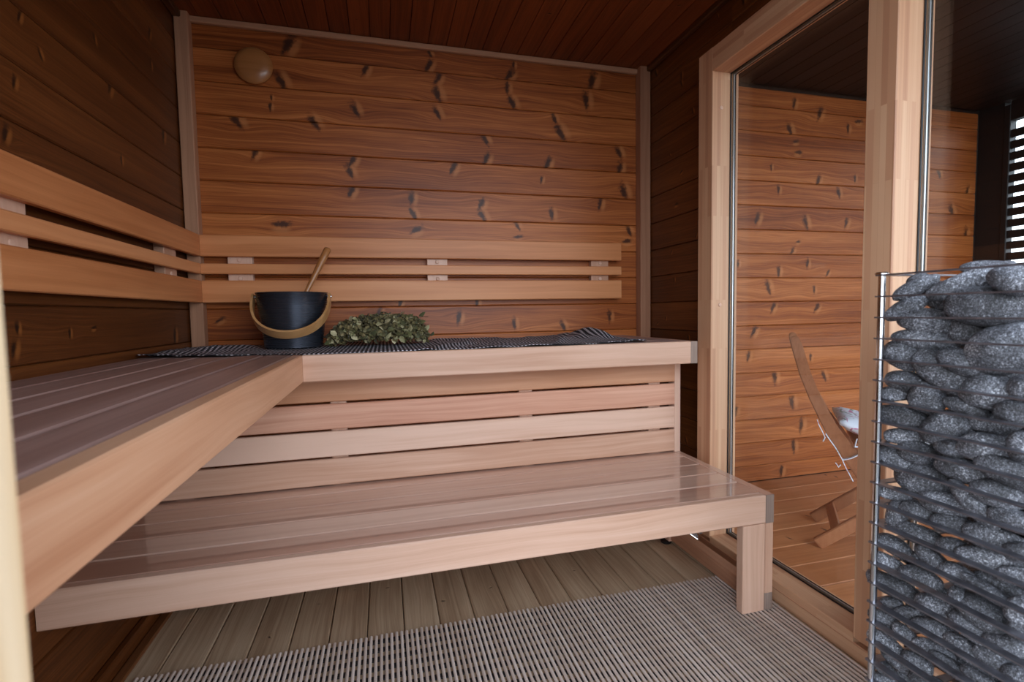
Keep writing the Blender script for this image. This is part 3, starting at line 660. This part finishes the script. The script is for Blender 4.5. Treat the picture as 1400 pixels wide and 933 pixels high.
# ------------------------------------------------------------------ ribbed floor mat
mt = thing('floor_mat', 'ribbed beige and brown slat mat on the floor before the lower bench', 'mat', (1.0, -1.4, .0))
MY0, MY1 = -.782, -2.005
n6 = [(.0045*math.cos(a), .0040*math.sin(a)) for a in [2*math.pi*(k+.5)/8 for k in range(8)]]
L = MY0-MY1
v = [(-L/2, a, b) for a, b in n6]+[(L/2, a, b) for a, b in n6]
f = [(k, (k+1) % 8, 8+(k+1) % 8, 8+k) for k in range(8)]+[tuple(reversed(range(8))), tuple(range(8, 16))]
rib = mesh('rib', v, f, M['slat_mat'])
x = .082; k = 0
while x < FX-.005:
    o = bpy.data.objects.new('rib', rib); COL.objects.link(o); o.parent = mt
    o.matrix_local = rel(mt, frame((x, (MY0+MY1)/2+rnd.uniform(-.002, .002), .0075), PY, -PX)); x += .01455
y = MY0-.018
while y > MY1:
    box('crossbar', mt, (.078, y-.009, .0003), (FX-.004, y+.009, .0042), 'mat_cord', .001, 0); y -= .0375

# ------------------------------------------------------------------ stove basket
BX, BY, BS, RZ0, RP = 1.50, -1.625, .34, 1.007, .03337
stv = thing('stone_basket_stove', 'tall square steel-ring sauna stove filled with grey stones', 'stove', (BX+BS/2, BY-BS/2, 0))
cx_, cy_ = BX+BS/2, BY-BS/2
def ringmesh(ro, rwd, t):
    pr = []; c = .0022
    def sq(r, c):
        out = []
        for sx, sy, a0 in ((1, 1, 0), (-1, 1, 90), (-1, -1, 180), (1, -1, 270)):
            for q in range(4):
                a = math.radians(a0+30*q); out.append((sx*(r-c)+c*math.cos(a), sy*(r-c)+c*math.sin(a)))
        return out
    o_ = sq(ro, c); i_ = sq(ro-rwd, c); n = len(o_)
    v = [(x, y, t/2) for x, y in o_]+[(x, y, t/2) for x, y in i_]+[(x, y, -t/2) for x, y in o_]+[(x, y, -t/2) for x, y in i_]
    f = []
    for k in range(n):
        j = (k+1) % n
        f += [(k, j, n+j, n+k), (2*n+j, 2*n+k, 3*n+k, 3*n+j), (j, k, 2*n+k, 2*n+j), (n+k, n+j, 3*n+j, 3*n+k)]
    return mesh('ring', v, f, M['ring'])
rm = ringmesh(BS/2, .014, .0022)
nr_ = 0; z = RZ0
while z > .06:
    o = link('ring', rm, stv); o.location = (0, 0, z); z -= RP; nr_ += 1
pm = lathe('post', [(.005, .02), (.005, RZ0+.0005)], M['steel'], 20)
cm = lathe('post_cap', [(.0095, 0), (.0095, .0015), (.007, .0035), (.001, .0042)], M['steel'], 24)
for sx in (-1, 1):
    for sy in (-1, 1):
        q = BS/2-.0068
        o = link('post', pm, stv); o.location = (sx*q, sy*q, 0)
        c_ = link('post_cap', cm, o); c_.location = (0, 0, RZ0+.0012)
box('base_plate', stv, (BX+.002, BY-BS+.002, .021), (BX+BS-.002, BY-.002, .034), 'ring', .002)
for sx in (-1, 1):
    for sy in (-1, 1):
        o = link('foot', ft, stv); o.location = (sx*(BS/2-.03), sy*(BS/2-.03), .0115); o.scale = (1, 1, .8)
# stones: (px x, px y, semi-major, semi-minor, tilt clockwise deg, layer)
ST = [(1251,393.5,28,10.5,-25,0),(1254,383,13,8,-25,1),(1239,421,27,12,-27,0),(1269,439,35,17.5,6,0),(1289,408,25,18,40,1),(1325,386,49,14.5,-20,0),(1358,369,34,12,3,1),(1386,386,29,18,20,0),(1351,419,46,28,5,0),(1325,452,23,25,0,1),(1266.4,465.6,38,16.5,7,0),(1236.6,487,25,18.5,28,0),(1292,511,42,21,35,0),(1320.6,497,31,17,18,0),(1377,477,45,33,-12,0),(1358,538,34,23,10,0),(1402,531,18,19,0,0),(1240.5,522.6,25.5,15,12,0),(1224,538,17,11,-5,1),(1268,544,22,20,15,0),(1320,557,25,11,18,0),(1236.6,571.5,32,16,14,0),(1283,569,15,10,20,1),(1393,565,25,17,5,0),(1357,580,28,14,5,1),(1293,584,31,20,-25,0),(1236.6,597,23,10.5,2,0),(1320,592,14,10,-40,1),(1350,613,32,20,8,0),(1402,611,19,21,0,0),(1304,613,21,12,10,0),(1253,618,22,16,12,0),(1223.5,628,22,14,38,0),(1284,620,15,13,0,1),(1270,656,37,25,10,0),(1321,645,34,17,18,0),(1381,645,38,19,22,0),(1364.5,676,29,18,12,0),(1331,689.5,37,13,47,0),(1293,689,29,16,15,0),(1223,675,21,9,10,1),(1226.5,703,22,12,102,0),(1261,701,25,14,20,0),(1301,717,24,13.5,12,0),(1390,713,30,15,18,0),(1355,697,21,10,25,1),(1258,732,28,13,22,0),(1360,737.5,34,16.5,18,0),(1223,746.5,21,12,30,0),(1304,749.4,19,13.5,15,0),(1395,756,18,14,0,0),(1352,766,35,15.5,12,0),(1245,763,14,10,20,1),(1278,768,26,12,42,0),(1217,773,22,11,32,0),(1259,790.5,24,13,22,0),(1309,786,21,14,30,0),(1392,788,25,12,5,0),(1354,811,34,9.5,34,0),(1368,801,29,11.5,26,1),(1221,802,31,13.5,26,0),(1283,810,19,9,25,1),(1311,818,15,11,70,0),(1285,832,27,16,22,0),(1343.4,840,31,20,35,0),(1219.6,826,14,8.5,5,0),(1246,840,21,10.5,8,0),(1395,835,20,15,-45,0),(1208,845,18,9,20,0),(1279,861,25,12.5,18,0),(1330,861,28,14,35,0),(1398,863,17,13,0,0),(1376.5,882,25,14,14,0),(1219,863,12,9,40,1),(1241,871.6,20,10.5,45,0),(1210,879.6,22,11.5,35,0),(1276,890,24,13,22,0),(1322,890,26,14,36,0),(1254,907,18,12,32,0),(1367,911,29,14.5,35,0),(1229,906,21,9.5,35,0),(1209,914,16,9,40,0),(1309,918,33,10.5,33,0),(1209,930,15,9,20,0),(1238,926,16,10,20,1),(1270,934,22,11,25,0),(1341,930,22,10,35,0),(1394,925,20,14,20,0)]
def rockmesh(i):
    import mathutils.noise as mn
    bm = bmesh.new(); bmesh.ops.create_icosphere(bm, subdivisions=4 if i < 14 else 3, radius=1)
    off = Vector((i*7.3, i*3.1, i)); p = 2.25+.25*math.sin(i*1.7)
    for v in bm.verts:
        c = v.co; q = (abs(c.x)**p+abs(c.y)**p+abs(c.z)**p)**(-1/p); co = c*q
        co *= 1+.10*mn.noise(co*.9+off)+.035*mn.noise(co*2.3+off)
        v.co = co
    me = bpy.data.meshes.new('stone'); bm.to_mesh(me); bm.free(); me.materials.append(M['stone'])
    me.polygons.foreach_set('use_smooth', [True]*len(me.polygons)); return me
RM = [rockmesh(i) for i in range(14)]; RF = [rockmesh(i) for i in range(14, 20)]
FP = 669.17
placed = []
for i, (px, py, a, b, t, lay) in enumerate(ST):
    ray = (FW+RT*((px-700)/FP)-UP*((py-466.5)/FP)); rd = ray.normalized()
    th_ = math.radians(t); e1 = (RT*math.cos(th_)-UP*math.sin(th_)); e1 = (e1-rd*e1.dot(rd)).normalized(); e3 = rd; e2 = e3.cross(e1)
    # turn the long axis partly into the plane of the basket side
    X = BX+.03
    for _ in range(6):
        tt = (X-CAM.x)/ray.x; dep = tt; s = dep/FP
        A_, B_ = a*s*1.02, b*s*1.02; C_ = min(A_, B_)*1.05
        ex = math.sqrt((A_*e1.x)**2+(B_*e2.x)**2+(C_*e3.x)**2)
        X = BX+.017+ex*1.06+.03*lay
        # keep clear of the rear side of the basket
        ey = math.sqrt((A_*e1.y)**2+(B_*e2.y)**2+(C_*e3.y)**2)
        ylim = BY-.006-ey*.85; tl = (ylim-CAM.y)/ray.y
        if CAM.x+ray.x*tl < X: X = max(CAM.x+ray.x*tl, BX+.017+ex*.75)
    tt = (X-CAM.x)/ray.x; P_ = CAM+ray*tt
    placed.append([P_, A_, B_, C_, e1, e2, e3, lay])
rowcount = {}
order = sorted(range(len(placed)), key=lambda i: (-placed[i][0].z, -placed[i][0].y))
rows = {}
for i in order:
    zc = placed[i][0].z; k = int((RZ0-zc)/RP)+1 if zc < RZ0 else 0
    rows.setdefault(k, []).append(i)
def add_stone(me, P_, A_, B_, C_, e1, e2, e3, label):
    o = bpy.data.objects.new('stone', me); COL.objects.link(o)
    m = Matrix((e1, e2, e3)).transposed().to_4x4() @ Matrix.Diagonal((A_, B_, C_, 1)); m.translation = P_; o.matrix_world = m
    o['label'] = label; o['category'] = 'stone'; o['group'] = 'grey stones filling the stove basket'
for k, lst in sorted(rows.items()):
    lst.sort(key=lambda i: -placed[i][0].y)
    for n_, i in enumerate(lst):
        P_, A_, B_, C_, e1, e2, e3, lay = placed[i]
        size = 'large' if A_*B_ > .0011 else ('small' if A_*B_ < .0003 else 'medium')
        if k == 0: lb_ = '%s grey stone heaped above the basket rim, %s from the steel post' % (size, ORD[n_+1])
        else: lb_ = '%s grey stone in the %s gap below the basket rim, %s from the post' % (size, ORD[k] if k < len(ORD) else 'lowest', ORD[n_+1])
        add_stone(RM[i % 14], P_, A_, B_, C_, e1, e2, e3, lb_)
# second layer behind the front stones
z = .09; r2 = random.Random(3); lyr = 0
while z < 1.0:
    lyr += 1
    for ri, x in enumerate((BX+.105, BX+.185, BX+.265)):
        for q in range(4):
            y = BY-(.062 if x > BX+.13 else .10)-q*.072+r2.uniform(-.012, .012)
            if z > .97: continue
            A_ = r2.uniform(.034, .044); B_ = r2.uniform(.022, .028); C_ = r2.uniform(.026, .034)
            ax_ = Matrix.Rotation(r2.uniform(0, 3), 3, 'Z') @ Matrix.Rotation(r2.uniform(-.4, .4), 3, 'X')
            xx = x+r2.uniform(-.012, .012)
            if y < BY-BS+.05: continue
            add_stone(RF[int(r2.random()*6)], Vector((xx, y, z+r2.uniform(-.01, .01))), A_, C_, B_, ax_.col[0], ax_.col[1], ax_.col[2], 'grey stone deep in the basket, %s layer up, %s row in, %s from the back' % (ORD[lyr], ORD[ri+1], ORD[q+1]))
    z += .056

# ------------------------------------------------------------------ folding chair beyond the glass
F0 = Vector((2.369, -.722, 0)); SD = Vector((.685, .7285, 0)).normalized(); FD = Vector((.7285, -.685, 0)).normalized(); CW = .345
ch = thing('folding_chair', 'wooden folding chair behind the window pane', 'chair', F0)
def cp(a, z, s=0): return F0+FD*a+SD*s+PZ*z
def bar(name, pts, wd, th_, s):
    """flat bar in the side plane through (a,z) points; th_ across"""
    V_ = []; n = len(pts)
    for i, (a, z) in enumerate(pts):
        a0, z0 = pts[max(0, i-1)]; a1, z1 = pts[min(n-1, i+1)]; d = Vector((a1-a0, z1-z0)).normalized(); p = Vector((-d.y, d.x))
        w_ = wd[i] if hasattr(wd, '__len__') else wd
        for sg, ss in ((1, 0), (1, th_), (-1, th_), (-1, 0)):
            V_.append(cp(a+p.x*sg*w_/2, z+p.y*sg*w_/2, s+ss)-F0)
    f = []
    for i in range(n-1):
        for k in range(4): f.append((i*4+k, i*4+(k+1) % 4, (i+1)*4+(k+1) % 4, (i+1)*4+k))
    f += [(3, 2, 1, 0), tuple(range((n-1)*4, n*4))]
    me = mesh(name, V_, f, M['chair']); bm = bmesh.new(); bm.from_mesh(me); bmesh.ops.recalc_face_normals(bm, faces=bm.faces)
    bmesh.ops.bevel(bm, geom=[e for e in bm.edges if e.calc_face_angle(0) > .6], offset=.003, segments=2, affect='EDGES'); bm.to_mesh(me); bm.free()
    return link(name, me, ch)
rail = [(-.101, .842), (-.093, .836), (-.085, .815), (-.054, .70), (-.02, .607), (.035, .49), (.103, .385), (.155, .30), (.26, .165), (.385, 0.008)]
for s in (0, CW-.022): bar('rail', rail, [.014, .030, .038, .040, .040, .046, .052, .050, .046, .040], .022, s)
for s in (.026, CW-.048): bar('leg', [(0, .012), (.13, .125), (.30, .27), (.46, .405)], [.045, .045, .045, .04], .022, s)
def rung(name, a, z, da, dz, lab=None, s0=.023, s1=CW-.023):
    c = cp(a, z, (s0+s1)/2)
    o = bpy.data.objects.new(name, prism(s1-s0, da, dz, .002, 'chair', 'all')); COL.objects.link(o); o.parent = ch
    return o, c
def rungp(name, a, z, wd, th_, dirv, s0=.023, s1=CW-.023):
    c = cp(a, z, (s0+s1)/2); o = board(name, ch, c, SD, FD*dirv[0]+PZ*dirv[1], s1-s0, wd, th_, 'chair', .002)
rungp('stretcher', .062, .085, .036, .014, (.75, .66), .049, CW-.049)
for a, z in ((-.083, .80), (-.060, .70), (-.030, .60)): pass
rungp('back_slat', -.068, .775, .05, .012, (-.25, .97))
for k in range(6): rungp('seat_slat', .14+.058*k, .425, .048, .012, (1, 0), .049, CW-.049)
rungp('front_stretcher', .33, .08, .03, .014, (.6, -.8))
# seat cushion: rests on the chair
cu = thing('seat_cushion', 'white floral seat cushion tied to the wooden folding chair', 'cushion', cp(.30, .432, CW/2))
bm = bmesh.new(); bmesh.ops.create_grid(bm, x_segments=16, y_segments=16, size=.5)
import mathutils.noise as mn
bm2 = bmesh.new(); V_ = []; F_ = []; n = 18
def cz(u, v_): return (max(0, (1-abs(u)**4)*(1-abs(v_)**4)))**.45
for sgn in (1, -1):
    for i in range(n+1):
        for j in range(n+1):
            u = -1+2*i/n; v_ = -1+2*j/n; h = cz(u, v_)
            z = (.034*h*(1+.25*mn.noise(Vector((u*2, v_*2, 3))))+.036+.05*max(0, -u)**2) if sgn > 0 else (.012-.010*h+.024*(1-h)+.05*max(0, -u)**2*.7)
            V_.append(FD*(u*.235)+SD*(v_*.155)+PZ*z)
N1 = (n+1)**2
for sgn in (0, 1):
    for i in range(n):
        for j in range(n):
            q = [sgn*N1+i*(n+1)+j, sgn*N1+(i+1)*(n+1)+j, sgn*N1+(i+1)*(n+1)+j+1, sgn*N1+i*(n+1)+j+1]
            F_.append(tuple(q) if sgn == 0 else tuple(reversed(q)))
rim = [i*(n+1) for i in range(n+1)]+[n*(n+1)+j for j in range(1, n+1)]+[i*(n+1)+n for i in range(n-1, -1, -1)]+[j for j in range(n-1, 0, -1)]
for k in range(len(rim)): F_.append((rim[k], rim[k]+N1, rim[(k+1) % len(rim)]+N1, rim[(k+1) % len(rim)]))
bm.free(); bm2.free()
link('pad', mesh('pad', V_, F_, M['floral'], True), cu)
def ribbon(pts, wd, name='tie'):
    """pts: (a,z,s) control points"""
    P3 = [cp(a, z, s)-cu.location for a, z, s in pts]; out = []
    for i, p in enumerate(P3):
        t = (P3[min(i+1, len(P3)-1)]-P3[max(i-1, 0)]).normalized()
        n_ = t.cross(SD).normalized() if abs(t.dot(SD)) < .9 else PZ; out.append((p, n_, t.cross(n_).normalized()))
    link(name, sweep(name, out, [(.0015, -wd/2), (.0015, wd/2), (-.0015, wd/2), (-.0015, -wd/2)], M['floral']), cu)
ribbon([(.075, .375, -.004), (.10, .385, -.006), (.125, .402, -.006), (.145, .43, .01)], .015)
ribbon([(.145, .43, .01), (.11, .43, -.008), (.118, .46, .0)], .010)
bar_ = [(.072, .378, -.003), (.05, .42, -.006), (.03, .45, -.004), (.018, .47, -.003)]
ribbon(bar_, .018); ribbon([(.072, .378, -.003), (.085, .345, -.005), (.100, .315, -.004), (.108, .298, -.003)], .018)
ribbon([(.008, .475, .0), (-.004, .50, .004), (-.010, .52, .006)], .016)
ribbon([(.008, .475, .0), (.016, .455, -.004), (.010, .44, -.002)], .016)
ribbon([(.052, .36, -.003), (.062, .345, -.006), (.068, .355, -.004)], .010)
